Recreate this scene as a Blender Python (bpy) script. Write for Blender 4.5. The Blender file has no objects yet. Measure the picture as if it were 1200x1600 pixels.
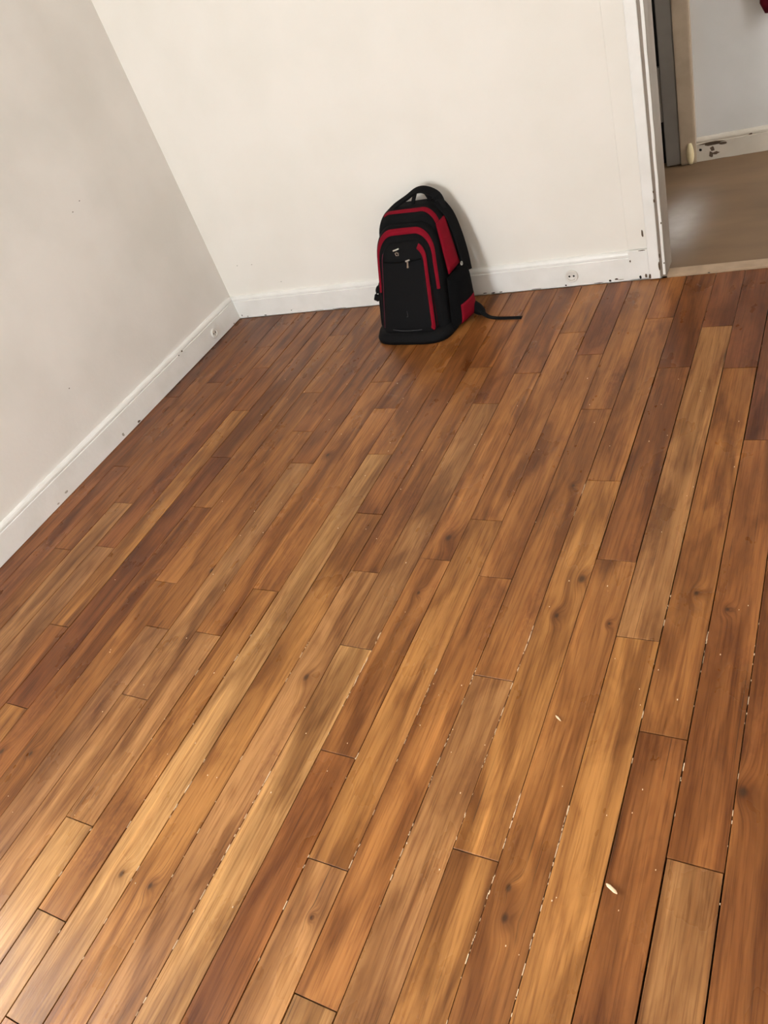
import bpy, bmesh, math, random
from mathutils import Matrix, Vector, noise

# ------------------------------------------------------------------ camera, world, light
sc = bpy.context.scene
ROW_X = Vector((0.8577758700894281, 0.40700084227634864, -0.31395998324415))
ROW_Y = Vector((0.061419942632193046, -0.6875671336294387, -0.7235185052226759))
ROW_Z = Vector((-0.5103412067816805, 0.6013333111835234, -0.6147764646777544))
FOCAL_PX, CX, CY = 1208.9, 575.13, 820.06
cam_data = bpy.data.cameras.new('camera')
cam = bpy.data.objects.new('camera', cam_data)
sc.collection.objects.link(cam)
m = Matrix.Identity(4)
for r in range(3):
    m[r][0] = ROW_X[r]; m[r][1] = -ROW_Y[r]; m[r][2] = -ROW_Z[r]
m[0][3], m[1][3], m[2][3] = 2.7085, -2.9082, 1.5
cam.matrix_world = m
cam_data.sensor_fit = 'VERTICAL'
cam_data.sensor_height = 36.0
cam_data.lens = FOCAL_PX / 1600.0 * 36.0
cam_data.shift_x = (600.0 - CX) / 1600.0
cam_data.shift_y = (CY - 800.0) / 1600.0
cam_data.clip_start = 0.02
sc.camera = cam

world = bpy.data.worlds.new('sky')
sc.world = world
world.use_nodes = True
bg = world.node_tree.nodes['Background']
bg.inputs['Color'].default_value = (0.97, 0.985, 1.0, 1)
bg.inputs['Strength'].default_value = 31.0

def portal(name, loc, rot, sx, sy):
    l = bpy.data.lights.new(name, 'AREA'); l.shape = 'RECTANGLE'; l.size = sx; l.size_y = sy
    l.cycles.is_portal = True
    o = bpy.data.objects.new(name, l); sc.collection.objects.link(o)
    o.location = loc; o.rotation_euler = rot
    return o
# room window in the left wall (out of frame, beside the camera), unseen one added at the hallway's end to light it
WIN_Y0, WIN_Y1, WIN_Z0, WIN_Z1 = -4.05, -2.72, 0.6, 2.25
NWX0, NWX1 = 0.5, 1.35            # unseen second window, added behind the camera to brighten the left wall
portal('window_daylight', (-0.17, (WIN_Y0+WIN_Y1)/2, (WIN_Z0+WIN_Z1)/2), (0, -math.pi/2, 0), WIN_Z1-WIN_Z0, WIN_Y1-WIN_Y0)
portal('window_daylight', ((NWX0+NWX1)/2, -4.62, (WIN_Z0+WIN_Z1)/2), (-math.pi/2, 0, math.pi), NWX1-NWX0, WIN_Z1-WIN_Z0)  # portal of the added window behind the camera
portal('hallway_fill_light', (4.12, 0.62, 1.625), (0, math.pi/2, 0), 0.85, 0.7)  # portal of the added hallway window, brightens the hall

sc.view_settings.view_transform = 'Standard'
sc.view_settings.look = 'None'
sc.view_settings.gamma = 1.0
sc.view_settings.use_curve_mapping = False
sc.view_settings.exposure = 0.0
sc.cycles.max_bounces = 7
sc.cycles.diffuse_bounces = 5
sc.cycles.glossy_bounces = 3
sc.cycles.sample_clamp_indirect = 6.0
sc.cycles.adaptive_threshold = 0.02

random.seed(7)
COL = sc.collection

# ------------------------------------------------------------------ helpers
def lin(r, g, b):
    f = lambda c: (c/255/12.92) if c/255 <= 0.04045 else ((c/255+0.055)/1.055)**2.4
    return (f(r), f(g), f(b), 1.0)

def new_mat(name):
    mt = bpy.data.materials.new(name); mt.use_nodes = True
    return mt, mt.node_tree.nodes, mt.node_tree.links, mt.node_tree.nodes['Principled BSDF']

def add_box(bm, x0, x1, y0, y1, z0, z1):
    v = [bm.verts.new(p) for p in ((x0,y0,z0),(x1,y0,z0),(x1,y1,z0),(x0,y1,z0),(x0,y0,z1),(x1,y0,z1),(x1,y1,z1),(x0,y1,z1))]
    for f in ((0,3,2,1),(4,5,6,7),(0,1,5,4),(1,2,6,5),(2,3,7,6),(3,0,4,7)):
        bm.faces.new([v[i] for i in f])
    return v

def bevel_all(bm, w, seg=1):
    bmesh.ops.bevel(bm, geom=list(bm.edges), offset=w, segments=seg, profile=0.7, affect='EDGES')

def obj(name, bm, mat, parent=None, smooth=False):
    me = bpy.data.meshes.new(name)
    bmesh.ops.recalc_face_normals(bm, faces=bm.faces)
    bm.to_mesh(me); bm.free()
    if mat: me.materials.append(mat)
    if smooth:
        for p in me.polygons: p.use_smooth = True
    o = bpy.data.objects.new(name, me); COL.objects.link(o)
    if parent: o.parent = parent
    return o

def struct(name, bm, mat, parent=None, smooth=False, label=None):
    o = obj(name, bm, mat, parent, smooth)
    if parent is None: o['kind'] = 'structure'
    if label: o['label'] = label
    return o

def box_obj(name, b, mat, parent=None, bev=0.0, seg=1, structure=False):
    bm = bmesh.new(); add_box(bm, *b)
    if bev: bevel_all(bm, bev, seg)
    return struct(name, bm, mat, parent) if structure else obj(name, bm, mat, parent)

def thing(name, label, cat, loc=(0,0,0), rotz=0.0, group=None):
    o = bpy.data.objects.new(name, None); COL.objects.link(o)
    o.empty_display_size = 0.05
    o.location = loc; o.rotation_euler = (0,0,rotz); o['label'] = label; o['category'] = cat
    if group: o['group'] = group
    return o

def tag(o, label, cat, group=None):
    o['label'] = label; o['category'] = cat
    if group: o['group'] = group
    return o

def sweep(bm, pts, w, t, ups=None, cap=True):
    """flat strap: rectangular section (w wide, t thick) swept along pts"""
    rings = []
    n = len(pts); pts = [Vector(p) for p in pts]
    for i, p in enumerate(pts):
        d = (pts[min(i+1,n-1)] - pts[max(i-1,0)]).normalized()
        up = Vector(ups[i] if ups else (0,0,1))
        s = d.cross(up)
        if s.length < 1e-5: s = d.cross(Vector((1,0,0)))
        s.normalize(); u2 = s.cross(d).normalized()
        ww = w[i] if isinstance(w, (list, tuple)) else w
        rings.append([bm.verts.new(p + s*(a*ww/2) + u2*(b*t/2)) for a, b in ((-1,-.6),(-.92,-1),(.92,-1),(1,-.6),(1,.6),(.92,1),(-.92,1),(-1,.6))])
    for a, b in zip(rings, rings[1:]):
        for k in range(8):
            bm.faces.new((a[k], a[(k+1)%8], b[(k+1)%8], b[k]))
    if cap:
        bm.faces.new(rings[0][::-1]); bm.faces.new(rings[-1])

def spline(ctrl, n):
    """Catmull-Rom through ctrl"""
    P = [Vector(c) for c in ctrl]; P = [2*P[0]-P[1]] + P + [2*P[-1]-P[-2]]
    out = []
    segs = len(P)-3
    for k in range(n+1):
        t = k/n*segs; i = min(int(t), segs-1); t -= i
        a, b, c, d = P[i:i+4]
        out.append(0.5*((2*b) + (c-a)*t + (2*a-5*b+4*c-d)*t*t + (3*b-a-3*c+d)*t**3))
    return out

def extrude_profile(bm, prof, axis, a, b):
    """closed profile [(p,z)...] swept along axis 'x' (p = y) or 'y' (p = x)"""
    ra = []; rb = []
    for p, z in prof:
        if axis == 'x': ra.append(bm.verts.new((a,p,z))); rb.append(bm.verts.new((b,p,z)))
        else: ra.append(bm.verts.new((p,a,z))); rb.append(bm.verts.new((p,b,z)))
    n = len(prof)
    for k in range(n):
        bm.faces.new((ra[k], ra[(k+1)%n], rb[(k+1)%n], rb[k]))
    bm.faces.new(ra[::-1]); bm.faces.new(rb)

# ------------------------------------------------------------------ materials
def paint_mat(name, col, rough=0.75, bump=0.15, mott=0.03, scale=3.0, spec=0.4):
    mt, N, L, P = new_mat(name)
    tc = N.new('ShaderNodeTexCoord')
    n1 = N.new('ShaderNodeTexNoise'); n1.inputs['Scale'].default_value = scale; n1.inputs['Detail'].default_value = 4
    L.new(tc.outputs['Object'], n1.inputs['Vector'])
    mx = N.new('ShaderNodeMix'); mx.data_type = 'RGBA'
    d = 1-mott*3
    mx.inputs[6].default_value = (col[0]*d, col[1]*d, col[2]*(d-0.01), 1)
    mx.inputs[7].default_value = col
    mr = N.new('ShaderNodeMapRange'); mr.inputs[1].default_value = 0.35; mr.inputs[2].default_value = 0.6
    L.new(n1.outputs['Fac'], mr.inputs[0]); L.new(mr.outputs[0], mx.inputs[0])
    L.new(mx.outputs[2], P.inputs['Base Color'])
    P.inputs['Roughness'].default_value = rough
    P.inputs['Specular IOR Level'].default_value = spec
    n2 = N.new('ShaderNodeTexNoise'); n2.inputs['Scale'].default_value = 60; n2.inputs['Detail'].default_value = 3
    L.new(tc.outputs['Object'], n2.inputs['Vector'])
    bp = N.new('ShaderNodeBump'); bp.inputs['Strength'].default_value = bump; bp.inputs['Distance'].default_value = 0.002
    L.new(n2.outputs['Fac'], bp.inputs['Height']); L.new(bp.outputs[0], P.inputs['Normal'])
    return mt

M_WALL = paint_mat('wall_paint', lin(239, 235, 228), 0.7, 0.15, 0.012)
M_WALL_LEFT = paint_mat('wall_paint_patched', lin(235, 231, 226), 0.6, 0.2, 0.03, 2.2)
M_CEIL = paint_mat('ceiling_paint', lin(236, 234, 228), 0.85)
M_TRIM = paint_mat('trim_gloss_paint', lin(240, 239, 236), 0.32, 0.25, 0.02, 9, 0.5)
M_HALLWALL = paint_mat('hallway_paint', lin(212, 209, 206), 0.7, 0.15, 0.02)
M_HALLTRIM = paint_mat('hallway_trim_paint', lin(202, 192, 178), 0.4, 0.3, 0.03, 8)
M_POST = paint_mat('tan_post_paint', lin(164, 145, 124), 0.5, 0.25, 0.05, 12)
M_GREY = paint_mat('grey_door_paint', lin(112, 105, 97), 0.5, 0.2, 0.05, 6)
M_JAMB = paint_mat('jamb_paint_shaded', lin(140, 128, 116), 0.45, 0.3, 0.05, 10)  # grey jamb paint, darkened to carry the shade on it
M_CHIP = paint_mat('bare_wood_chip', lin(96, 78, 62), 0.8, 0.4, 0.08, 40)
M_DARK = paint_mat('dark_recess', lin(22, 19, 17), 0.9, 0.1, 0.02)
M_PLASTER = paint_mat('old_filler', lin(176, 170, 160), 0.8, 0.4, 0.06, 30)
M_SUB = paint_mat('subfloor', lin(38, 22, 12), 0.9, 0.3, 0.08, 8)
M_SILL = paint_mat('worn_threshold', lin(176, 150, 124), 0.55, 0.4, 0.07, 14)
M_SOCKET = paint_mat('socket_plastic', lin(226, 222, 216), 0.35, 0.05, 0.01)
M_SPLINT = paint_mat('pale_splinter_wood', lin(236, 206, 170), 0.6, 0.2, 0.05, 60)
M_FOOT = paint_mat('pale_foot', lin(214, 196, 156), 0.4, 0.1, 0.04, 20)

KNOTS = []          # (x, y, radius) filled below, real knots in the boards
def wood_mat(knots):
    mt, N, L, P = new_mat('varnished_pine_board_knotted' if knots else 'varnished_pine_board')
    geo = N.new('ShaderNodeNewGeometry')
    oi = N.new('ShaderNodeObjectInfo')
    def math_(op, a, b=None, c=None):
        n = N.new('ShaderNodeMath'); n.operation = op
        for k, v in enumerate((a, b, c)):
            if v is None: continue
            if isinstance(v, (int, float)): n.inputs[k].default_value = v
            else: L.new(v, n.inputs[k])
        return n.outputs[0]
    def mixc(fac, a, b, mode='MIX'):
        n = N.new('ShaderNodeMix'); n.data_type = 'RGBA'; n.blend_type = mode
        if isinstance(fac, (int, float)): n.inputs[0].default_value = fac
        else: L.new(fac, n.inputs[0])
        for k, v in ((6, a), (7, b)):
            if isinstance(v, tuple): n.inputs[k].default_value = v
            else: L.new(v, n.inputs[k])
        return n.outputs[2]
    sep = N.new('ShaderNodeSeparateXYZ'); L.new(geo.outputs['Position'], sep.inputs[0])
    # knots: summed falloff, also bends the grain around them
    ksum = None; kcore = None
    for kx, ky, kr in knots:
        dx = math_('DIVIDE', math_('SUBTRACT', sep.outputs[0], kx), kr)
        dy = math_('DIVIDE', math_('SUBTRACT', sep.outputs[1], ky), kr*1.5)
        d2 = math_('ADD', math_('MULTIPLY', dx, dx), math_('MULTIPLY', dy, dy))
        fall = math_('EXPONENT', math_('MULTIPLY', d2, -0.30))
        core = math_('EXPONENT', math_('MULTIPLY', d2, -2.2))
        ksum = fall if ksum is None else math_('ADD', ksum, fall)
        kcore = core if kcore is None else math_('ADD', kcore, core)
    off = math_('MULTIPLY', oi.outputs['Random'], 37.0)
    comb = N.new('ShaderNodeCombineXYZ')
    xx = math_('ADD', sep.outputs[0], off)
    if knots: xx = math_('ADD', xx, math_('MULTIPLY', ksum, 0.02))
    L.new(xx, comb.inputs[0]); L.new(math_('ADD', sep.outputs[1], off), comb.inputs[1]); L.new(sep.outputs[2], comb.inputs[2])
    def noise_(sx, sy, scale, detail, dist=0.0):
        mp = N.new('ShaderNodeMapping'); mp.inputs['Scale'].default_value = (sx, sy, 1)
        L.new(comb.outputs[0], mp.inputs[0])
        n = N.new('ShaderNodeTexNoise'); n.inputs['Scale'].default_value = scale; n.inputs['Detail'].default_value = detail
        n.inputs['Distortion'].default_value = dist
        L.new(mp.outputs[0], n.inputs['Vector'])
        return n.outputs['Fac']
    def ramp(v, a, b, lo=0.0, hi=1.0):
        r = N.new('ShaderNodeMapRange'); r.inputs[1].default_value = a; r.inputs[2].default_value = b
        r.inputs[3].default_value = lo; r.inputs[4].default_value = hi
        L.new(v, r.inputs[0]); return r.outputs[0]
    broad = noise_(16, 1.9, 1.0, 4, 0.9)        # broad figure inside a board
    blotch = noise_(13, 5, 1.0, 6, 0.8)          # stain blotches
    grain = noise_(190, 7, 1.0, 6, 0.5)         # fine grain
    ring = noise_(40, 1.1, 1.0, 2, 1.2)
    base = oi.outputs['Color']
    c = mixc(ramp(broad, 0.36, 0.64), mixc(1.0, base, (0.62, 0.53, 0.44, 1), 'MULTIPLY'), mixc(1.0, base, (1.38, 1.40, 1.38, 1), 'MULTIPLY'))
    c = mixc(math_('MULTIPLY', ramp(blotch, 0.50, 0.70), 0.62), c, mixc(1.0, c, (0.52, 0.42, 0.34, 1), 'MULTIPLY'))
    c = mixc(math_('MULTIPLY', ramp(ring, 0.55, 0.62), 0.30), c, mixc(1.0, c, (0.60, 0.46, 0.36, 1), 'MULTIPLY'))
    c = mixc(math_('MULTIPLY', ramp(grain, 0.48, 0.66), 0.55), c, mixc(1.0, c, (0.45, 0.34, 0.27, 1), 'MULTIPLY'))
    streak = noise_(55, 0.7, 1.0, 3, 0.3)       # pale sapwood streaks
    c = mixc(math_('MULTIPLY', ramp(streak, 0.56, 0.70), 0.5), c, mixc(1.0, c, (1.45, 1.45, 1.40, 1), 'MULTIPLY'))
    burl = noise_(9, 2.2, 1.0, 3, 0.4)          # greyish figured patches
    fig = noise_(60, 28, 1.0, 4, 1.6)
    c = mixc(math_('MULTIPLY', ramp(burl, 0.54, 0.74), ramp(fig, 0.42, 0.58, 0.25, 0.9)), c, mixc(1.0, c, (0.74, 0.66, 0.74, 1), 'MULTIPLY'))
    ck = noise_(240, 2.2, 1.0, 2, 0.2)          # dark hairline checks along the grain
    line = math_('MULTIPLY', ramp(ck, 0.645, 0.70), ramp(blotch, 0.42, 0.62))
    c = mixc(math_('MULTIPLY', line, 0.7), c, (0.04, 0.018, 0.008, 1))
    if knots:
      c = mixc(math_('MULTIPLY', ramp(ksum, 0.25, 1.0), 0.62), c, mixc(1.0, c, (0.42, 0.32, 0.26, 1), 'MULTIPLY'))
      c = mixc(math_('MULTIPLY', ramp(kcore, 0.35, 0.9), 0.8), c, (0.035, 0.017, 0.008, 1))
    L.new(c, P.inputs['Base Color'])
    rn = noise_(9, 5, 1.0, 4)
    L.new(ramp(rn, 0.3, 0.75, 0.24, 0.42), P.inputs['Roughness'])
    P.inputs['Specular IOR Level'].default_value = 0.30
    hb = N.new('ShaderNodeTexNoise'); hb.inputs['Scale'].default_value = 220; hb.inputs['Detail'].default_value = 2
    mp = N.new('ShaderNodeMapping'); mp.inputs['Scale'].default_value = (1, 0.25, 1)
    L.new(geo.outputs['Position'], mp.inputs[0]); L.new(mp.outputs[0], hb.inputs['Vector'])
    hsum = math_('ADD', math_('MULTIPLY', hb.outputs['Fac'], 0.5), math_('ADD', math_('MULTIPLY', grain, 0.5), math_('MULTIPLY', broad, 1.5)))
    bp = N.new('ShaderNodeBump'); bp.inputs['Strength'].default_value = 0.35; bp.inputs['Distance'].default_value = 0.0012
    L.new(hsum, bp.inputs['Height']); L.new(bp.outputs[0], P.inputs['Normal'])
    return mt

KNOTS += [(1.602-.055, -2.02, .014), (2.448, -1.59, .010), (2.270, -1.715, .006), (2.172, -1.58, .018),
          (1.745, -1.69, .008), (1.752, -1.47, .016), (2.225, -2.385, .011), (2.235, -2.44, .012),
          (1.36, -2.62, .012), (1.452, -2.62, .010), (0.99, -1.70, .012), (0.72, -2.45, .012),
          (2.14, -1.71, .010), (1.13, -1.10, .012), (2.06, -1.22, .008), (2.52, -1.63, .008), (0.83, -2.43, .010), (2.60, -2.08, .016), (1.86, -2.56, .005)]
M_WOOD = wood_mat([])

def hall_floor_mat():
    mt, N, L, P = new_mat('dusty_hallway_floor')
    tc = N.new('ShaderNodeTexCoord')
    def nz(scale, sx, sy, det=4):
        mp = N.new('ShaderNodeMapping'); mp.inputs['Scale'].default_value = (sx, sy, 1); L.new(tc.outputs['Object'], mp.inputs[0])
        n = N.new('ShaderNodeTexNoise'); n.inputs['Scale'].default_value = scale; n.inputs['Detail'].default_value = det
        L.new(mp.outputs[0], n.inputs['Vector']); return n.outputs['Fac']
    r = N.new('ShaderNodeValToRGB'); L.new(nz(2.2, 1, 3), r.inputs[0])
    r.color_ramp.elements[0].position = 0.3; r.color_ramp.elements[0].color = lin(104, 80, 56)
    r.color_ramp.elements[1].position = 0.7; r.color_ramp.elements[1].color = lin(122, 96, 70)
    # pale soft-edged patch on the floor in front of the jamb
    sp = N.new('ShaderNodeSeparateXYZ'); L.new(tc.outputs['Object'], sp.inputs[0])
    def mth(op, a, b):
        n = N.new('ShaderNodeMath'); n.operation = op
        for k, v in enumerate((a, b)):
            if isinstance(v, (int, float)): n.inputs[k].default_value = v
            else: L.new(v, n.inputs[k])
        return n.outputs[0]
    dx = mth('DIVIDE', mth('SUBTRACT', sp.outputs[0], 2.09), 0.095)
    dy = mth('DIVIDE', mth('SUBTRACT', sp.outputs[1], 0.44), 0.26)
    d2 = mth('ADD', mth('MULTIPLY', dx, dx), mth('MULTIPLY', dy, dy))
    f = mth('POWER', 2.718, mth('MULTIPLY', d2, -1.2))
    f = mth('MULTIPLY', f, mth('ADD', 0.55, mth('MULTIPLY', nz(14, 1, 1), 0.5)))
    mx = N.new('ShaderNodeMix'); mx.data_type = 'RGBA'
    L.new(f, mx.inputs[0]); L.new(r.outputs[0], mx.inputs[6]); mx.inputs[7].default_value = lin(206, 198, 192)
    L.new(mx.outputs[2], P.inputs['Base Color'])
    P.inputs['Roughness'].default_value = 0.6
    return mt
M_HALLFLOOR = hall_floor_mat()

def fabric_mat(name, col, rough=0.85, weave=900, bump=0.3, sheen=0.0):
    mt, N, L, P = new_mat(name)
    tc = N.new('ShaderNodeTexCoord')
    n = N.new('ShaderNodeTexNoise'); n.inputs['Scale'].default_value = 24; n.inputs['Detail'].default_value = 4
    L.new(tc.outputs['Object'], n.inputs['Vector'])
    mx = N.new('ShaderNodeMix'); mx.data_type = 'RGBA'
    mx.inputs[6].default_value = (col[0]*.7, col[1]*.7, col[2]*.7, 1); mx.inputs[7].default_value = (col[0]*1.2, col[1]*1.2, col[2]*1.2, 1)
    L.new(n.outputs['Fac'], mx.inputs[0]); L.new(mx.outputs[2], P.inputs['Base Color'])
    P.inputs['Roughness'].default_value = rough
    P.inputs['Specular IOR Level'].default_value = 0.15
    w = N.new('ShaderNodeTexNoise'); w.inputs['Scale'].default_value = weave; w.inputs['Detail'].default_value = 1
    L.new(tc.outputs['Object'], w.inputs['Vector'])
    bp = N.new('ShaderNodeBump'); bp.inputs['Strength'].default_value = bump; bp.inputs['Distance'].default_value = 0.001
    L.new(w.outputs['Fac'], bp.inputs['Height']); L.new(bp.outputs[0], P.inputs['Normal'])
    return mt
M_BLACK = fabric_mat('black_nylon', lin(11, 11, 13))
M_BLACK2 = fabric_mat('black_nylon_smooth', lin(9, 9, 11), 0.75)
M_RED = fabric_mat('crimson_nylon', lin(122, 1, 26), 0.75)
M_PLUM = fabric_mat('plum_piping', lin(118, 36, 58), 0.6)
M_MESH = fabric_mat('black_mesh', lin(6, 6, 7), 0.95, 260, 0.8)
M_WINE = fabric_mat('dark_red_cloth', lin(88, 6, 24), 0.8)
M_STITCH = fabric_mat('grey_stitching', lin(70, 70, 72), 0.8)
mt, N_, L_, P_ = new_mat('silver_metal')
P_.inputs['Metallic'].default_value = 1.0; P_.inputs['Roughness'].default_value = 0.3
_n = N_.new('ShaderNodeTexNoise'); _n.inputs['Scale'].default_value = 300
_r = N_.new('ShaderNodeValToRGB'); L_.new(_n.outputs['Fac'], _r.inputs[0]); L_.new(_r.outputs[0], P_.inputs['Base Color'])
_r.color_ramp.elements[0].color = lin(190, 188, 180); _r.color_ramp.elements[1].color = lin(232, 230, 222)
M_SILVER = mt
mt, N_, L_, P_ = new_mat('window_glass')
_t = N_.new('ShaderNodeBsdfTransparent'); _g = N_.new('ShaderNodeBsdfGlossy'); _g.inputs['Roughness'].default_value = 0.02
_x = N_.new('ShaderNodeMixShader'); _f = N_.new('ShaderNodeFresnel'); _f.inputs['IOR'].default_value = 1.45
_n = N_.new('ShaderNodeTexNoise'); _n.inputs['Scale'].default_value = 4
_r = N_.new('ShaderNodeValToRGB'); L_.new(_n.outputs['Fac'], _r.inputs[0]); L_.new(_r.outputs[0], _t.inputs['Color'])
_r.color_ramp.elements[0].color = (0.93, 0.95, 0.95, 1); _r.color_ramp.elements[1].color = (0.98, 0.98, 0.98, 1)
L_.new(_f.outputs[0], _x.inputs[0]); L_.new(_t.outputs[0], _x.inputs[1]); L_.new(_g.outputs[0], _x.inputs[2])
L_.new(_x.outputs[0], N_['Material Output'].inputs['Surface'])
M_GLASS = mt

# ------------------------------------------------------------------ room shell
XR, YN, ZC = 3.9, -4.45, 2.55       # right wall, near wall, ceiling
WB, WL = 0.018, -0.018              # plaster planes of the back and left wall
DX0, DX1, DZ = 2.118, 2.93, 2.03    # doorway in the back wall
TH = 0.088
HY = 1.115                          # far wall of the hallway

# floor: dark subfloor with every board a piece of its own
bm = bmesh.new(); add_box(bm, -0.19, XR+.15, YN-.15, 0.05, -0.06, -0.022)
floor = struct('floor', bm, M_SUB)
seams = [-0.012, .0895, .1874, .2833, .3883, .4897, .5841, .6896, .7907, .89, .9915, 1.0953, 1.1955, 1.2947, 1.3948, 1.4936,
         1.5932, 1.6933, 1.7929, 1.8939, 1.991, 2.0927, 2.1915, 2.2937, 2.3915, 2.489, 2.5876, 2.687, 2.786, 2.886, 2.985, 3.085, 3.184, 3.284, 3.383, 3.483, 3.582, 3.682, 3.781, XR-.005]
butts = {0:[-.7,-1.9], 1:[-1.2,-2.3], 2:[-.595,-1.683,-2.75], 3:[-.306,-1.417,-2.5], 4:[-.489,-1.65,-2.8], 5:[-.818,-2.01], 6:[-1.127,-2.31], 7:[-.25,-1.412,-2.6],
         8:[-.7,-1.772,-2.9], 9:[-.961,-1.95,-3.1], 10:[-1.15,-2.191], 11:[-.64,-1.94,-2.548], 12:[-.82,-1.75,-2.753], 13:[-1.091,-2.95], 14:[-1.39,-2.99], 15:[-.568,-1.634],
         16:[-.8,-1.901], 17:[-.62,-1.56,-2.207], 18:[-.36,-1.386,-2.452], 19:[-.517,-1.605,-2.693], 20:[-.844,-1.923,-3.0], 21:[-.3,-1.194,-2.343], 22:[-.62,-1.505,-2.75],
         23:[-.381,-1.749,-2.9], 24:[-.637,-1.991], 25:[-1.0,-2.246], 26:[-1.35,-2.6]}
# tone of each board: mostly wood colour, two before the bag darkened for its shade (key: strip, piece counted from the back wall)
GOLD, LIGHT, TAN, MID, BROWN, RED, DARK, PURP, GREYB = ((226,165,98), (242,194,134), (218,166,114), (200,138,80), (178,116,66), (174,110,68), (142,84,48), (150,94,68), (196,148,106))
tones = {(0,0):DARK,(0,1):RED,(0,2):RED,(1,0):BROWN,(1,1):RED,(1,2):BROWN,
         (2,0):DARK,(2,1):BROWN,(2,2):MID,(2,3):MID,(3,0):BROWN,(3,1):BROWN,(3,2):TAN,(4,0):BROWN,(4,1):RED,(4,2):GREYB,(5,0):BROWN,(5,1):GOLD,(5,2):BROWN,
         (6,0):BROWN,(6,1):DARK,(6,2):GOLD,(7,1):MID,(7,2):BROWN,(7,3):MID,(8,1):MID,(8,2):MID,(8,3):TAN,(9,3):LIGHT,(9,0):BROWN,(9,1):MID,(9,2):GREYB,(10,0):BROWN,(10,1):TAN,(10,2):TAN,
         (11,0):MID,(11,1):MID,(11,2):TAN,(11,3):LIGHT,(12,0):BROWN,(12,1):MID,(12,2):GOLD,(12,3):LIGHT,(13,0):MID,(13,1):LIGHT,(14,0):BROWN,(15,0):BROWN,(14,1):GOLD,
         (15,1):MID,(15,2):TAN,(16,0):BROWN,(16,1):TAN,(16,2):LIGHT,(17,0):BROWN,(17,1):MID,(17,2):MID,(17,3):BROWN,(18,1):MID,(18,2):GOLD,(18,3):TAN,
         (19,1):MID,(19,2):MID,(19,3):LIGHT,(20,0):MID,(20,1):MID,(20,2):TAN,(21,0):BROWN,(21,1):MID,(21,2):GOLD,(21,3):GOLD,
         (22,0):DARK,(22,1):BROWN,(22,2):MID,(22,3):GREYB,(23,0):PURP,(23,1):TAN,(23,2):GOLD,(24,0):PURP,(24,1):MID,(24,2):BROWN,(25,0):PURP,(25,1):BROWN,(25,2):TAN,(26,0):DARK,(26,1):BROWN,(26,2):MID}
DEFAULT = [MID, BROWN, GOLD, TAN, RED, MID]
for s in range(len(seams)-1):
    cuts = [0.0] + sorted(butts.get(s, [-.4-((s*.26) % 1.1), -1.5-((s*.26) % 1.1), -2.6-((s*.26) % 1.1)]), reverse=True) + [YN-.02]
    for k in range(len(cuts)-1):
        y1, y0 = cuts[k], cuts[k+1]
        gx = 0.0006 + random.random()**3*0.0014
        bm = bmesh.new()
        x0, x1 = seams[s]+gx, seams[s+1]-gx
        t = -random.random()*0.0007
        add_box(bm, x0, x1, y0+.0011, y1-.0011, -0.0215, t)
        top = [e for e in bm.edges if all(v.co.z > -0.01 for v in e.verts)]
        bmesh.ops.bevel(bm, geom=top, offset=0.0006, segments=1, affect='EDGES')
        # a little cupping and wind so neighbouring boards catch the light differently
        tw = random.uniform(-1, 1)*0.0006
        for v in bm.verts:
            if v.co.z > -0.01: v.co.z += tw*(v.co.x-(x0+x1)/2)/0.05
        c = tones.get((s, k)) or random.choice(DEFAULT)
        j = random.uniform(.93, 1.07)
        kn = [q for q in KNOTS if x0 < q[0] < x1 and y0 < q[1] < y1]
        p = obj('plank', bm, wood_mat(kn) if kn else M_WOOD, floor)
        c = [a+(b-a)*.72 for a, b in zip((190, 128, 74), c)]
        l = lin(*c); p.color = (l[0]*j*.475, l[1]*j*.44, l[2]*j*.385, 1)

# walls
bm = bmesh.new()
T = 0.16
add_box(bm, WL-T, WL, WIN_Y1, WB+.0, -.022, ZC)
add_box(bm, WL-T, WL, YN-.15, WIN_Y0, -.022, ZC)
add_box(bm, WL-T, WL, WIN_Y0, WIN_Y1, -.022, WIN_Z0)
add_box(bm, WL-T, WL, WIN_Y0, WIN_Y1, WIN_Z1, ZC)
wall_left = struct('wall_left', bm, M_WALL_LEFT, label='greyer left wall with patchy old paint')
bm = bmesh.new()
add_box(bm, WL-T, DX0-.022, WB, WB+TH, -.022, ZC)
add_box(bm, DX0-.022, DX1+.022, WB, WB+TH, DZ+.022, ZC)
add_box(bm, DX1+.022, XR+.15, WB, WB+TH, -.022, ZC)
wall_back = struct('wall_back', bm, M_WALL, label='cream back wall behind the backpack')
bm = bmesh.new(); add_box(bm, XR, XR+.15, YN-.15, WB, -.022, ZC); struct('wall_right', bm, M_WALL)
bm = bmesh.new()
add_box(bm, WL, NWX0, YN-.15, YN, -.022, ZC); add_box(bm, NWX1, XR, YN-.15, YN, -.022, ZC)
add_box(bm, NWX0, NWX1, YN-.15, YN, -.022, WIN_Z0); add_box(bm, NWX0, NWX1, YN-.15, YN, WIN_Z1, ZC)
struct('wall_front', bm, M_WALL)
bm = bmesh.new(); add_box(bm, WL-T, XR+.15, YN-.15, WB+TH, ZC, ZC+.1); struct('ceiling', bm, M_CEIL)

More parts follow.
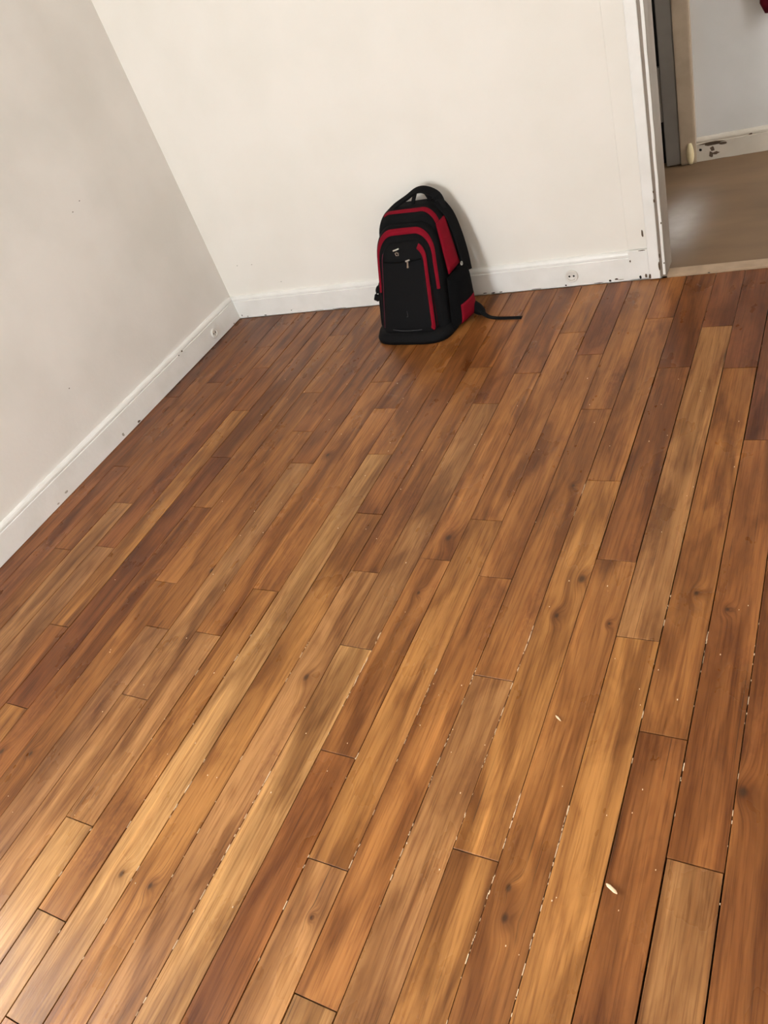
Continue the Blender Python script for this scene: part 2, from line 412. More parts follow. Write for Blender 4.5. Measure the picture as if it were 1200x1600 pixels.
# windows (unseen source of the daylight, near and hallway ones added for brightness)
def window(name, along, fixed, a0, a1, z0, z1):
    def b(p0, p1, q0, q1, d0, d1):
        return (fixed+d0, fixed+d1, p0, p1, q0, q1) if along == 'y' else (p0, p1, fixed+d0, fixed+d1, q0, q1)
    bm = bmesh.new(); f = .05
    add_box(bm, *b(a0, a1, z0, z0+f, -.03, .03)); add_box(bm, *b(a0, a1, z1-f, z1, -.03, .03))
    add_box(bm, *b(a0, a0+f, z0+f, z1-f, -.03, .03)); add_box(bm, *b(a1-f, a1, z0+f, z1-f, -.03, .03))
    mid = (a0+a1)/2
    add_box(bm, *b(mid-.035, mid+.035, z0+f, z1-f, -.028, .028))
    w = struct(name, bm, M_TRIM)
    for p, q in ((a0+f, mid-.035), (mid+.035, a1-f)):
        box_obj('pane', b(p, q, z0+f, z1-f, -.003, .003), M_GLASS, w)
    return w
window('window_1', 'y', -0.11, WIN_Y0, WIN_Y1, WIN_Z0, WIN_Z1)
window('added_window_2', 'x', YN-.09, NWX0, NWX1, WIN_Z0, WIN_Z1)

# baseboards: square board with a small quirk and rounded cap
def board_profile(plane, front, h):
    s = 1 if front > plane else -1
    f = front
    return [(plane, 0.0025), (f, 0.0025), (f, h-.026), (f-s*.0035, h-.0235), (f-s*.0035, h-.0215), (f-s*.001, h-.019), (f-s*.0015, h-.012), (f-s*.005, h-.005), (f-s*.010, h-.001), (plane, h)]
bm = bmesh.new(); extrude_profile(bm, board_profile(WB, 0.0, .119), 'x', -.0175, 1.985)
bb_back = struct('baseboard_back', bm, M_TRIM, label='white glossy baseboard along the back wall, chipped at its lower edge')
bm = bmesh.new(); extrude_profile(bm, board_profile(WL, 0.0, .125), 'y', YN, 0.0)
bb_left = struct('baseboard_left', bm, M_TRIM, label='white glossy baseboard along the left wall')
bm = bmesh.new(); extrude_profile(bm, board_profile(XR, XR-.018, .12), 'y', YN, WB); struct('baseboard_right', bm, M_TRIM)

def chip(parent, x0, x1, z0, z1, y, mat=M_CHIP, seed=0, axis='y'):
    """ragged flake of missing paint, about a millimetre deep"""
    rnd = random.Random(seed); bm = bmesh.new()
    cx, cz = (x0+x1)/2, (z0+z1)/2; n = 9; a = []; b = []
    for k in range(n):
        t = 2*math.pi*k/n; r = rnd.uniform(.62, 1.05)
        p, q = cx+(x1-x0)/2*r*math.cos(t), cz+(z1-z0)/2*r*math.sin(t)
        if axis == 'y': a.append(bm.verts.new((p, y, q))); b.append(bm.verts.new((p, y+.001, q)))
        else: a.append(bm.verts.new((y, p, q))); b.append(bm.verts.new((y-.001, p, q)))
    bm.faces.new(a); bm.faces.new(b[::-1])
    for k in range(n): bm.faces.new((a[k], b[k], b[(k+1)%n], a[(k+1)%n]))
    return obj('paint_chip', bm, mat, parent)
for k, (cx, w, z0, z1, mt_) in enumerate([(1.372,.020,.006,.011,M_DARK),(1.41,.024,.003,.009,M_DARK),(1.445,.014,.004,.010,M_CHIP),(1.727,.010,.004,.012,M_DARK),(1.93,.018,.010,.018,M_CHIP),
        (1.905,.010,.004,.014,M_DARK),(1.945,.03,.008,.012,M_PLASTER),(1.86,.05,.003,.007,M_CHIP),(0.02,.008,.012,.022,M_CHIP),(0.17,.018,.003,.010,M_CHIP),(0.34,.008,.016,.021,M_DARK),
        (0.62,.10,.003,.006,M_CHIP),(0.50,.07,.004,.007,M_PLASTER),(1.60,.06,.003,.006,M_CHIP),(0.055,.014,.004,.012,M_PLASTER)]):
    chip(bb_back, cx-w/2, cx+w/2, z0, z1, -.0006, mt_, k)
for k, (cy, w, z0, z1, mt_) in enumerate([(-.47,.012,.098,.108,M_CHIP),(-.50,.008,.096,.102,M_DARK),(-.9,.02,.004,.016,M_CHIP),(-1.40,.02,.02,.03,M_PLASTER),(-1.46,.015,.01,.018,M_PLASTER),(-1.01,.014,.01,.03,M_PLASTER),(-.06,.010,.004,.010,M_CHIP)]):
    chip(bb_left, cy-w/2, cy+w/2, z0, z1, .0006, mt_, 50+k, 'x')
# small nail holes in the plaster
for x, z in ((.115,.275),(.205,.27),(.335,.165)): chip(wall_back, x-.004, x+.004, z-.0015, z+.0015, WB-.0006, M_CHIP, 9)
for y, z in ((-1.10,.33),(-.62,.86),(-.56,.88)): chip(wall_left, y-.004, y+.004, z-.002, z+.002, WL+.0006, M_CHIP, 11, 'x')

# doorway: jamb, casing of a flat band, a board and an edge bead with a dark groove
def doorway():
    bm = bmesh.new()
    add_box(bm, DX0-.022, DX0, -.004, WB+TH+.004, 0.009, DZ); add_box(bm, DX1, DX1+.022, -.004, WB+TH+.004, 0.009, DZ)
    add_box(bm, DX0-.022, DX1+.022, -.004, WB+TH+.004, DZ, DZ+.022)
    jamb = struct('door_1', bm, M_JAMB, label='grey jamb of the doorway to the hallway, darkened in colour for its shade')
    def casing(name, sgn, xin):
        X = lambda d: xin - sgn*d
        def b(d0, d1): return (min(X(d0), X(d1)), max(X(d0), X(d1)))
        bm = bmesh.new(); a = b(.0636, .135); add_box(bm, a[0], a[1], .0115, WB+.001, .122, DZ+.13); bevel_all(bm, .0015)
        root = struct(name, bm, M_WALL, label='white door casing with chipped paint, right of the backpack')
        bm = bmesh.new(); a = b(.062, .135); add_box(bm, a[0], a[1], .001, WB+.001, .004, .1205); bevel_all(bm, .0015); obj('plinth', bm, M_TRIM, root)
        # face board
        bm = bmesh.new(); a = b(.0215, .0605); add_box(bm, a[0], a[1], -.010, WB, .004, DZ+.085); bevel_all(bm, .004, 2); obj('face_board', bm, M_TRIM, root)
        # groove backing
        bm = bmesh.new(); a = b(.0135, .0225); add_box(bm, a[0], a[1], .004, WB, .004, DZ+.05); obj('groove', bm, M_CHIP, root)
        # edge bead, its paint edge slightly ragged
        bm = bmesh.new(); a = b(.001, .0135); rnd = random.Random(3)
        prev = None
        for i in range(41):
            z = .016 + (DZ+.03)*i/40; jx = rnd.uniform(-.0008, .0008)
            ring = [bm.verts.new(p) for p in ((a[0]+jx, WB, z), (a[0]+jx, -.002, z), (a[0]+.003, -.006, z), (a[1]-.003+jx, -.006, z), (a[1]+jx, -.003, z), (a[1]+jx, WB, z))]
            if prev:
                for k in range(6): bm.faces.new((prev[k], prev[(k+1)%6], ring[(k+1)%6], ring[k]))
            else: bm.faces.new(ring[::-1])
            prev = ring
        bm.faces.new(prev); obj('edge_bead', bm, M_TRIM, root)
        return root
    c = casing('trim_1', 1, DX0); casing('trim_2', -1, DX1)
    for k, (x0, x1, z0, z1, y, mt_) in enumerate([(2.037,2.046,.165,.197,.0109,M_CHIP),(2.016,2.026,.003,.020,.0004,M_DARK),(2.038,2.048,.005,.024,.0004,M_CHIP),(2.053,2.064,.004,.03,-.0106,M_CHIP),
            (1.986,1.992,.075,.088,.0004,M_CHIP),(2.095,2.103,.085,.105,-.0066,M_CHIP),(2.094,2.101,.30,.315,-.0106,M_CHIP),(2.095,2.101,.335,.345,-.0106,M_CHIP),(2.112,2.117,.215,.225,-.0066,M_CHIP),(2.11,2.117,.06,.066,-.0066,M_CHIP),(2.092,2.1,.035,.075,-.0106,M_CHIP),(2.022,2.052,.118,.1215,.0004,M_CHIP)]):
        chip(c, x0, x1, z0, z1, y, mt_, 80+k)
    return c
doorway()

# hallway beyond the door
bm = bmesh.new(); add_box(bm, 0.8, 4.3, 0.055, HY+.18, -.06, .006)
hf = struct('floor_hallway', bm, M_HALLFLOOR, label='dusty brown hallway floor with a pale patch')
bm = bmesh.new(); add_box(bm, DX0, DX1, 0.0015, .0545, -.02, .0095); bevel_all(bm, .003, 2)
sill = struct('trim_3', bm, M_SILL, label='worn pale wooden threshold under the doorway')
chip(sill, 2.262, 2.272, .0, .004, .0012, M_DARK, 5)
bm = bmesh.new(); add_box(bm, 2.045, 4.2, HY, HY+.1, 0, ZC); struct('wall_hallway_far', bm, M_HALLWALL, label='pale grey hallway wall seen through the doorway')
bm = bmesh.new()
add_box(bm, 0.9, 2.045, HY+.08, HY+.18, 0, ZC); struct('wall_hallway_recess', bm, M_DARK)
bm = bmesh.new(); add_box(bm, 0.8, 0.9, WB+TH, HY+.18, 0, ZC); struct('wall_hallway_left', bm, M_HALLWALL)
bm = bmesh.new()
y0h, y1h = WB+TH, HY
add_box(bm, 4.2, 4.3, y0h, .27, 0, ZC); add_box(bm, 4.2, 4.3, .97, y1h+.1, 0, ZC)
add_box(bm, 4.2, 4.3, .27, .97, 0, 1.2); add_box(bm, 4.2, 4.3, .27, .97, 2.05, ZC)
struct('wall_hallway_right', bm, M_HALLWALL)
bm = bmesh.new(); add_box(bm, .8, 4.3, WB+TH, HY+.18, ZC, ZC+.1); struct('ceiling_hallway', bm, M_CEIL)
window('added_window_3', 'y', 4.25, .27, .97, 1.2, 2.05)  # unseen window added to light the hallway
bm = bmesh.new(); extrude_profile(bm, board_profile(HY, HY-.017, .112), 'x', 2.072, 4.2)
bbh = struct('baseboard_hallway', bm, M_HALLTRIM, label='chipped pale baseboard of the hallway')
yb = HY-.017-.0006
for k, (x0, x1, z0, z1, mt_) in enumerate([(2.078,2.21,.078,.0885,M_CHIP),(2.10,2.19,.070,.084,M_CHIP),(2.082,2.096,.052,.066,M_DARK),(2.128,2.152,.042,.070,M_CHIP),(2.124,2.142,.012,.048,M_CHIP),(2.136,2.172,.026,.042,M_CHIP),
        (2.165,2.205,.064,.08,M_CHIP),(2.29,2.31,.088,.096,M_CHIP),(2.11,2.24,.002,.008,M_CHIP),(2.24,2.36,.002,.007,M_CHIP)]):
    chip(bbh, x0, x1, z0, z1, yb, mt_, 120+k)
# grey framed door in the hallway's far wall, only its edge shows beside the jamb
bm = bmesh.new(); add_box(bm, 1.938, 2.002, HY-.03, HY+.012, .012, 2.0); bevel_all(bm, .003)
d2 = struct('door_2', bm, M_GREY, label='dark grey hallway door frame beside the doorway jamb')
bm = bmesh.new(); add_box(bm, 1.30, 1.938, HY-.026, HY+.008, .215, .447); bevel_all(bm, .003); obj('rail', bm, M_GREY, d2)
bm = bmesh.new(); add_box(bm, 1.30, 1.938, HY-.026, HY+.008, 1.0, 1.12); bevel_all(bm, .003); obj('rail', bm, M_GREY, d2)
bm = bmesh.new(); add_box(bm, 1.23, 1.30, HY-.03, HY+.012, .012, 2.0); bevel_all(bm, .003); obj('stile', bm, M_GREY, d2)
for z0, z1 in ((.012, .215), (.447, 1.0), (1.12, 2.0)):
    box_obj('panel', (1.30, 1.938, HY+.02, HY+.03, z0, z1), M_DARK, d2)
# tan post with a pale rounded foot
bm = bmesh.new(); add_box(bm, 2.003, 2.072, HY-.034, HY+.02, .0065, 2.1); bevel_all(bm, .008, 2)
post = struct('trim_4', bm, M_POST, label='tan door post in the hallway with a pale rounded foot')
bm = bmesh.new()
prev = None
for i in range(9):
    t = i/8; z = .008+.095*t; r = .017*math.sin(math.pi*(.16+.70*t))
    ring = [bm.verts.new((2.047+r*math.cos(a*math.pi/6), HY-.036+r*.9*math.sin(a*math.pi/6), z)) for a in range(12)]
    if prev:
        for k in range(12): bm.faces.new((prev[k], prev[(k+1)%12], ring[(k+1)%12], ring[k]))
    else: bm.faces.new(ring[::-1])
    prev = ring
bm.faces.new(prev); obj('post_foot', bm, M_FOOT, post, True)

# dark red cloth hanging from a hook, only its lower corner is in the picture
t = thing('hanging_cloth', 'dark red cloth hanging on the hallway wall, at the top right corner', 'cloth', (2.402, HY, .562))
bm = bmesh.new()
rows = []
for i in range(13):
    tt = i/12; z = .48*tt; hw = .070*(1-.55*tt)*min(1, .62+4*tt) ; dpt = .022+.012*math.sin(math.pi*tt)
    row = []
    for k in range(16):
        a = 2*math.pi*k/16
        row.append(bm.verts.new((hw*math.cos(a)*(1+.05*math.sin(5*a+3*tt)), -.034+dpt*math.sin(a)*(.8+.2*math.cos(4*a)), z)))
    rows.append(row)
for a, b in zip(rows, rows[1:]):
    for k in range(16): bm.faces.new((a[k], a[(k+1)%16], b[(k+1)%16], b[k]))
bm.faces.new(rows[0][::-1]); bm.faces.new(rows[-1])
obj('cloth_body', bm, M_WINE, t, True)
bm = bmesh.new(); sweep(bm, spline([(-.015,-.03,.475),(-.012,-.02,.53),(0,-.012,.555),(.012,-.02,.53),(.015,-.03,.475)], 16), .008, .004, [(0,-1,0)]*17); obj('loop', bm, M_WINE, t)
bm = bmesh.new(); add_box(bm, -.012, .012, -.006, -.0005, .53, .60); add_box(bm, -.004, .004, -.03, -.006, .548, .556); bevel_all(bm, .001); obj('hook', bm, M_SILVER, t)

# ------------------------------------------------------------------ sockets in the baseboards
def socket(label, loc, rotz, s, holes=True):
    t = thing('wall_socket', label, 'socket', loc, rotz, 'round sockets set in the baseboards')
    def disc(name, prof, mat, cx=0, cz=0, par=t):
        bm = bmesh.new(); prev = None
        for r, y in prof:
            ring = [bm.verts.new((cx+r*math.cos(a*math.pi/12), y, cz+r*math.sin(a*math.pi/12))) for a in range(24)]
            if prev:
                for k in range(24): bm.faces.new((prev[k], prev[(k+1)%24], ring[(k+1)%24], ring[k]))
            prev = ring
        bm.faces.new(prev)
        return obj(name, bm, mat, par, False)
    disc('plate', [(s, -.0003), (s, -.006), (s*.9, -.009), (s*.66, -.009), (s*.62, -.004), (s*.3, -.0038)], M_SOCKET)
    for sx in (-1, 1):
        disc('pin_hole', [(s*.15, -.0039), (s*.15, -.0047), (s*.1, -.0049)], M_DARK, sx*s*.34, .0)
    return t
socket('round white two-hole socket in the back baseboard right of the backpack', (1.757, 0, .047), 0, .026)
socket('round white painted-over socket in the left baseboard near the corner', (0, -.222, .050), math.pi/2, .024)

# ------------------------------------------------------------------ backpack leaning on the back wall
bag = thing('backpack', 'black and red backpack leaning against the back wall', 'backpack', (1.172, -.128, 0.0), math.radians(-4))
LEAN = 0.20
def loc(u, v, d): return Vector((u, -d + v*LEAN, v))

def arch(hw, v0, v1, rt, rb, taper=0.0, n=10):
    """closed outline, counter-clockwise from bottom left; rt/rb corner radii, taper narrows the top"""
    pts = []
    def arc(cu, cv, r, a0, a1, m_):
        for k in range(m_+1):
            a = a0+(a1-a0)*k/m_; pts.append((cu+r*math.cos(a), cv+r*math.sin(a)))
    arc(-hw+rb, v0+rb, rb, math.pi, 1.5*math.pi, 5)
    for k in range(1, 6): pts.append((-hw+rb+(2*hw-2*rb)*k/6, v0))
    arc(hw-rb, v0+rb, rb, -math.pi/2, 0, 5)
    for k in range(1, 8): pts.append((hw, v0+rb+(v1-rt-v0-rb)*k/8))
    arc(hw-rt, v1-rt, rt, 0, math.pi/2, n)
    for k in range(1, 6): pts.append((hw-rt-(2*hw-2*rt)*k/6, v1))
    arc(-hw+rt, v1-rt, rt, math.pi/2, math.pi, n)
    for k in range(1, 8): pts.append((-hw, v1-rt-(v1-rt-v0-rb)*k/8))
    return [(u*(1-taper*max(0, (v-v0)/(v1-v0))), v) for u, v in pts]

class Pillow:
    """soft slab: outline in (u,v), back at d0, puffed front reaching d0+D at the bottom and less at the top"""
    def __init__(s, outline, d0, D, n=4.0, top=0.7, d0_top=None, sag=0.0):
        s.o = outline; s.d0 = d0; s.D = D; s.n = n; s.top = top; s.d0t = d0 if d0_top is None else d0_top; s.sag = sag
        s.cu = sum(p[0] for p in outline)/len(outline); vs = [p[1] for p in outline]
        s.v0, s.v1 = min(vs), max(vs); s.cv = (s.v0+s.v1)/2
    def pos(s, i, r, out=0.0):
        u, v = s.o[i % len(s.o)]
        u = s.cu+(u-s.cu)*r; v = s.cv+(v-s.cv)*r
        f = max(0, min(1, (v-s.v0)/(s.v1-s.v0)))
        p = (1-min(1, r)**s.n)**(1/s.n)
        D = s.D*(1+(s.top-1)*f)*(1+s.sag*math.sin(math.pi*f)*(1-f)*1.6)
        d = s.d0+(s.d0t-s.d0)*f+D*p
        w = 0.0025*noise.noise(Vector((u*14, v*11, s.d0*30)))
        return loc(u, v, d+w*p+out)
    def build(s, name, mat, parent, back=None):
        bm = bmesh.new(); N = len(s.o); prev = None
        b = [bm.verts.new(loc(u, v, s.d0 if back is None else back)) for u, v in s.o]
        bm.faces.new(b)
        prev = b
        for r in (1.0, .995, .985, .965, .935, .89, .82, .70, .52, .3, .12):
            ring = [bm.verts.new(s.pos(i, r)) for i in range(N)]
            for k in range(N): bm.faces.new((prev[k], prev[(k+1)%N], ring[(k+1)%N], ring[k]))
            prev = ring
        bm.faces.new(prev)
        bmesh.ops.remove_doubles(bm, verts=bm.verts, dist=1e-5)
        return obj(name, bm, mat, parent, True)
    def ribbon(s, name, mat, parent, i0, i1, r_in, r_out, thick=0.004):
        """raised band following the surface between two rings, r given as number or function of 0..1 along"""
        bm = bmesh.new(); rows = []
        n = i1-i0
        for i in range(i0, i1+1):
            t = (i-i0)/n
            a = r_in(t) if callable(r_in) else r_in; b = r_out(t) if callable(r_out) else r_out
            mids = [a+(b-a)*k/4 for k in range(5)]
            e = [-.003, thick, thick, thick, -.003]
            rows.append([bm.verts.new(s.pos(i, mm, ee)) for mm, ee in zip(mids, e)])
        for p, q in zip(rows, rows[1:]):
            for k in range(4): bm.faces.new((p[k], p[k+1], q[k+1], q[k]))
        return obj(name, bm, mat, parent, True)

# indices along an arch outline: 0-5 left bottom corner, 6-10 bottom, 11-16 right bottom corner, 17-23 right side,
# 24-34 right top corner, 35-39 top, 40-50 left top corner, 51-57 left side
main = Pillow(arch(.180, .004, .462, .085, .030, .20), 0.0, .128, 5, .80)
main_o = main.build('main_compartment', M_BLACK, bag)
main.ribbon('red_edge', M_RED, main_o, 20, 43, .985, lambda t: .945-.03*(1-t), .003)
front = Pillow(arch(.168, .004, .420, .095, .028, .16), .105, .098, 5, .62, d0_top=.070)
front_o = front.build('front_compartment', M_BLACK, bag, back=.05)
front.ribbon('red_arch_band', M_RED, front_o, 20, 54, lambda t: .835, lambda t: .93+.03*min(1, t*2), .004)
pocket = Pillow(arch(.128, .030, .366, .060, .024, .20), .185, .050, 4.5, .55, d0_top=.125)
pocket_o = pocket.build('front_pocket', M_BLACK2, bag, back=.10)
pocket.ribbon('red_stripe', M_RED, pocket_o, 14, 31, .86, lambda t: 1.0-.01*t, .004)
pocket.ribbon('plum_piping', M_PLUM, pocket_o, 47, 58, .965, .995, .003)

def on_front(u, v, out=0.0):
    """point on the front pocket's face"""
    f = (v-pocket.v0)/(pocket.v1-pocket.v0)
    r = max(abs(u)/(.128*(1-.2*f)), abs(v-pocket.cv)/.168)
    p = (1-min(.999, r)**pocket.n)**(1/pocket.n)
    return loc(u, v, pocket.d0+(pocket.d0t-pocket.d0)*f+pocket.D*(1+(pocket.top-1)*f)*p+out)
# grey stitching lines near the base and short mark on the pocket
for pts, w in (([(-.075, .055), (-.03, .049), (.03, .049), (.065, .052)], .0025), ([(.004, .125), (.006, .105), (.0, .104)], .002)):
    bm = bmesh.new(); sp = spline([on_front(u, v, .0025) for u, v in pts], 16)
    sweep(bm, sp, w, .002, [(0, -1, .1)]*17); obj('stitching', bm, M_STITCH, pocket_o)
# flap seam across the pocket top
bm = bmesh.new(); sp = spline([on_front(u, v, .002) for u, v in ((-.090, .304), (-.03, .300), (.04, .301), (.085, .305))], 18)
sweep(bm, sp, .005, .003, [(0, -1, .1)]*19); obj('zipper', bm, M_MESH, pocket_o)
# metal badge: bar over a small shield with a hole
bm = bmesh.new(); c0 = on_front(-.024, .334, .004)
sweep(bm, [c0+Vector((-.014, 0, .010)), c0+Vector((.0, -.001, .013)), c0+Vector((.015, 0, .017))], .0055, .003, [(0, -1, .3)]*3)
obj('badge_bar', bm, M_SILVER, pocket_o)
bm = bmesh.new(); outer = [(-.009, .004), (0, .009), (.009, .004), (.007, -.007), (0, -.017), (-.007, -.007)]
oi_ = [bm.verts.new(c0+Vector((x, -.002, z-.004))) for x, z in outer]; ii_ = [bm.verts.new(c0+Vector((x*.42, -.002, z*.42-.004))) for x, z in outer]
ob_ = [bm.verts.new(c0+Vector((x, .001, z-.004))) for x, z in outer]
for k in range(6):
    bm.faces.new((oi_[k], oi_[(k+1)%6], ii_[(k+1)%6], ii_[k])); bm.faces.new((oi_[k], ob_[k], ob_[(k+1)%6], oi_[(k+1)%6]))
obj('badge_shield', bm, M_SILVER, pocket_o)
# zipper pull
c1 = on_front(.026, .298, .004)
bm = bmesh.new(); sweep(bm, [c1+Vector((-.008, -.001, .006)), c1+Vector((.012, -.001, .011))], .006, .004, [(0, -1, .2)]*2); zs = obj('zipper_slider', bm, M_SILVER, pocket_o)
bm = bmesh.new(); sweep(bm, [c1+Vector((.002, -.003, .004)), c1+Vector((-.002, -.004, -.012)), c1+Vector((-.006, -.004, -.028)), c1+Vector((-.007, -.004, -.036))], [.008, .007, .011, .010], .003, [(0, -1, .2)]*4)
obj('zipper_pull', bm, M_SILVER, zs)

# side gusset, right: red upper panel, black mesh pocket with a red lower panel
def side_panel(name, mat, parent, quad, bulge=.008, nu=6, nv=8, thick=.006, sub=(0, 1, 0, 1), out=0.0, mirror=False):
    """curved patch over four corners (bottom front, bottom back, top back, top front), puffed along +u; sub = part of it"""
    bm = bmesh.new(); A, B, C_, D_ = [Vector(q) for q in quad]; G = []
    nrm = ((B-A).cross(D_-A)).normalized()
    if nrm.x < 0: nrm = -nrm
    for j in range(nv+1):
        t = sub[2]+(sub[3]-sub[2])*j/nv; row = []
        for i in range(nu+1):
            s_ = sub[0]+(sub[1]-sub[0])*i/nu; p = (A.lerp(B, s_)).lerp(D_.lerp(C_, s_), t)
            row.append(p+nrm*(out+bulge*(1-abs(2*s_-1)**2.6)**.5*(1-(2*t-1)**6)**.5))
        G.append(row)
    f = [[bm.verts.new(p+nrm*thick*.5) for p in r] for r in G]; b = [[bm.verts.new(p-nrm*thick*.5) for p in r] for r in G]
    if mirror:
        for v in bm.verts: v.co.x = -v.co.x*.93
    for j in range(nv):
        for i in range(nu):
            bm.faces.new((f[j][i], f[j][i+1], f[j+1][i+1], f[j+1][i])); bm.faces.new((b[j][i], b[j+1][i], b[j+1][i+1], b[j][i+1]))
    for i in range(nu):
        bm.faces.new((f[0][i], b[0][i], b[0][i+1], f[0][i+1])); bm.faces.new((f[nv][i], f[nv][i+1], b[nv][i+1], b[nv][i]))
    for j in range(nv):
        bm.faces.new((f[j][0], f[j+1][0], b[j+1][0], b[j][0])); bm.faces.new((f[j][nu], b[j][nu], b[j+1][nu], f[j+1][nu]))
    return obj(name, bm, mat, parent, True)
side_panel('red_side_panel', M_RED, main_o, [loc(.172, .215, .116), loc(.186, .225, .040), loc(.146, .405, .030), loc(.142, .400, .098)], .006)
QUAD = [loc(.174, .010, .165), loc(.208, .012, .010), loc(.194, .215, .010), loc(.168, .205, .130)]
sp_o = side_panel('side_pocket', M_MESH, bag, QUAD, .036, 10, 12)
side_panel('red_pocket_panel', M_RED, sp_o, QUAD, .036, 8, 6, .004, (.20, .97, .06, .42), .0025)
side_panel('side_pocket', M_MESH, bag, QUAD, .020, 10, 12, mirror=True)
# little metal ring on the red side panel
bm = bmesh.new(); rp = loc(.196, .222, .045)
sweep(bm, [rp+Vector((.002, .007*math.cos(a), .007*math.sin(a))) for a in [k*math.pi/6 for k in range(13)]], .003, .003, [(1, 0, 0)]*13); obj('metal_ring', bm, M_SILVER, bag)

# base panel
bm = bmesh.new()
base_out = []
for k in range(40):
    a = 2*math.pi*k/40; cu, cd = math.cos(a), math.sin(a)
    base_out.append((.176*abs(cu)**.5*(1 if cu > 0 else -1), .122+(.124*abs(cd)**.55 if cd > 0 else -.117*abs(cd)**.3)))
bot = [bm.verts.new(loc(u, .0008, d)) for u, d in base_out]; mid_ = [bm.verts.new(loc(u*1.02, .016, d+.003)) for u, d in base_out]; top_ = [bm.verts.new(loc(u*.975, .040, d-.008)) for u, d in base_out]
n = len(base_out)
for r0, r1 in ((bot, mid_), (mid_, top_)):
    for k in range(n): bm.faces.new((r0[k], r0[(k+1)%n], r1[(k+1)%n], r1[k]))
bm.faces.new(bot[::-1]); bm.faces.new(top_)
obj('base_panel', bm, M_BLACK2, bag, True)

# carry handle and shoulder straps
bm = bmesh.new(); sp = spline([loc(-.088, .448, .045), loc(-.062, .466, .040), loc(-.01, .486, .030), (loc(.036, .505, .022)), loc(.075, .500, .016), loc(.120, .470, .012), loc(.138, .425, .020)], 28)
sweep(bm, sp, [.024+.012*min(1, max(0, (k-12)/8)) for k in range(29)], .010, [(0, -.5, 1)]*29); obj('carry_handle', bm, M_BLACK2, bag)
bm = bmesh.new(); sp = spline([loc(.015, .445, .040), loc(.018, .470, .030), loc(.030, .498, .024)], 10); sweep(bm, sp, .016, .006, [(0, -1, .2)]*11); obj('hanging_loop', bm, M_BLACK2, bag)
bm = bmesh.new(); sp = spline([loc(.075, .445, .030), loc(.085, .465, .014), loc(.070, .495, .012)], 10); sweep(bm, sp, .020, .006, [(0, -1, .2)]*11); obj('hanging_loop', bm, M_BLACK2, bag)
def strap(name, ctrl, w, t_, mat=M_BLACK2, up=(0, -1, 0), n=30, par=bag):
    bm = bmesh.new(); sweep(bm, spline(ctrl, n), w, t_, [up]*(n+1)); return obj(name, bm, mat, par)
for sx in (-1, 1):
    strap('shoulder_strap', [loc(sx*.055, .43, -.004), loc(sx*.088, .42, -.014), loc(sx*.118, .34, -.016), loc(sx*.138, .22, -.014), loc(sx*.150, .12, -.012), loc(sx*.150, .06, -.008)], .055, .014)
strap('side_strap', [loc(.120, .455, .015), loc(.158, .40, .012), loc(.180, .33, .010), loc(.196, .25, .012), loc(.203, .18, .014)], .046, .012, M_BLACK2, (1, -.4, 0))
# strap tail lying on the floor to the right
bm = bmesh.new()
ctrl = [(.185, -.035, .075), (.222, -.030, .062), (.250, -.040, .030), (.285, -.055, .010), (.33, -.066, .006), (.39, -.070, .006), (.44, -.070, .006)]
sweep(bm, spline(ctrl, 26), [.030-.016*min(1, k/15) for k in range(27)], .004, [(0, -.3, 1)]*27); obj('strap_tail', bm, M_BLACK2, bag)
bm = bmesh.new()
prev = None
for i in range(9):                       # padded end of the shoulder strap resting beside the bag
    tt = i/8; c_ = Vector((.19+.075*tt, -.022-.012*tt, .052-.030*tt)); r = .030*math.sin(math.pi*(.12+.80*tt))**.6
    ring = [bm.verts.new(c_+Vector((0, r*.8*math.cos(a*math.pi/5), max(-c_.z+.001, r*math.sin(a*math.pi/5))))) for a in range(10)]
    if prev:
        for k in range(10): bm.faces.new((prev[k], prev[(k+1)%10], ring[(k+1)%10], ring[k]))
    else: bm.faces.new(ring[::-1])
    prev = ring
bm.faces.new(prev); obj('strap_pad', bm, M_BLACK, bag, True)
# compression strap buckle hanging on the left
strap('buckle_strap', [loc(-.172, .175, .080), loc(-.196, .172, .085), loc(-.206, .158, .088), loc(-.205, .145, .090)], .012, .004, M_BLACK2, (0, -1, 0), 12)
bm = bmesh.new(); bx = loc(-.212, .128, .090); add_box(bm, bx.x-.011, bx.x+.011, bx.y-.006, bx.y+.006, bx.z-.014, bx.z+.014)
bmesh.ops.rotate(bm, verts=bm.verts, cent=bx, matrix=Matrix.Rotation(math.radians(28), 3, 'Y')); bevel_all(bm, .003, 2); obj('buckle', bm, M_BLACK2, bag)
# small dark-red pouch edge of the left side
bm = bmesh.new(); sp = spline([main.pos(53, 1.0, -.0), main.pos(55, 1.0), main.pos(57, 1.0)], 12); sweep(bm, [p+Vector((-.001, -.02, 0)) for p in sp], .012, .004, [(1, 0, 0)]*13); obj('side_piping', bm, M_PLUM, main_o)

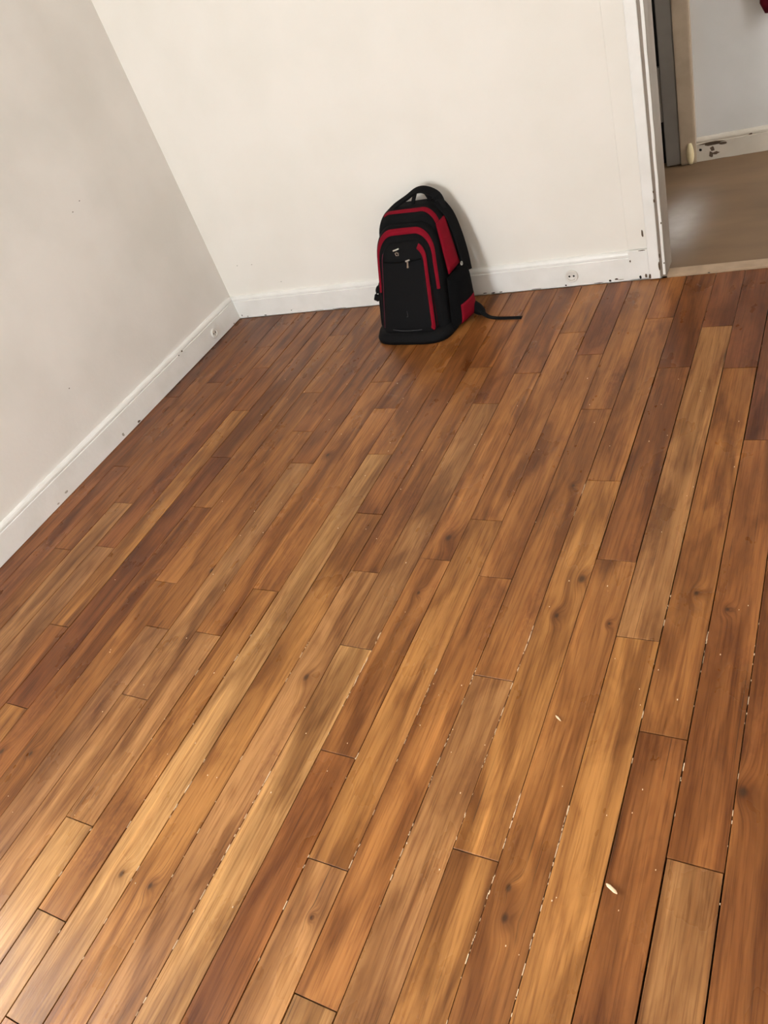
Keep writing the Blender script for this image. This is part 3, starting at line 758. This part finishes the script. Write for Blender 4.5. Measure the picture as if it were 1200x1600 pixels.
# ------------------------------------------------------------------ crumbs on the boards
def splinter(name, label, x, y, ang, ln, w, h, seed):
    rnd = random.Random(seed); bm = bmesh.new(); prev = None
    for i in range(6):
        tt = i/5-.5; r = w*(1-(2*tt)**2*.75)*rnd.uniform(.8, 1.1)
        ring = [bm.verts.new((ln*tt, r*math.cos(a)*.5, .0004+h*(.5+.5*math.sin(a))*(1-.5*(2*tt)**2)+(.002*tt))) for a in [k*math.pi/3 for k in range(6)]]
        if prev:
            for k in range(6): bm.faces.new((prev[k], prev[(k+1)%6], ring[(k+1)%6], ring[k]))
        else: bm.faces.new(ring[::-1])
        prev = ring
    bm.faces.new(prev)
    o = obj(name, bm, M_SPLINT); o.location = (x, y, .0); o.rotation_euler = (0, 0, ang)
    return tag(o, label, 'splinter')
splinter('wood_splinter', 'thin pale wood splinter on the boards, the farther of two', 2.2205, -1.999, math.radians(-40), .020, .005, .004, 1)
splinter('wood_chip', 'pale pointed wood chip lying near a dark board, the nearer of two', 2.408, -2.331, math.radians(-30), .026, .009, .007, 2)
# pale grit in the joints, its longer bits imitate glints along the seams
rnd = random.Random(12); bm = bmesh.new()
for s, y0, y1, cnt in ((22,-2.2,-2.75,60),(23,-2.2,-2.6,45),(21,-1.75,-2.35,55),(20,-1.9,-2.5,45),(19,-1.9,-2.5,25),(25,-1.7,-2.3,25),(24,-1.6,-2.3,12),(17,-1.85,-2.2,40),(15,-1.9,-2.75,18),(16,-2.3,-2.85,50),(14,-2.3,-2.8,25),(13,-1.9,-2.8,14),(26,-1.6,-2.4,20),(21,-1.2,-1.6,10),(12,-2.0,-2.8,8),(18,-2.2,-2.7,14)):
    for k in range(cnt*2//3):
        x = seams[s]+rnd.uniform(-.0010, .0010); y = y0+(y1-y0)*rnd.random()**1.6; a = rnd.uniform(.0003, .0008); l_ = rnd.choice((.001, .001, .0015, .002, .003, .006, .009))
        add_box(bm, x-a, x+a, y-l_, y+l_, -.002, rnd.uniform(.0, .0008))
for k in range(120):
    x = rnd.uniform(.6, 2.65); y = rnd.uniform(-2.7, -.5); a = rnd.uniform(.0005, .0011)
    add_box(bm, x-a, x+a, y-a*1.5, y+a*1.5, -.0005, .001)
g = obj('floor_grit_glints', bm, M_SPLINT); g['kind'] = 'stuff'; tag(g, 'pale grit, crumbs and imitated glints along the floor joints', 'grit')
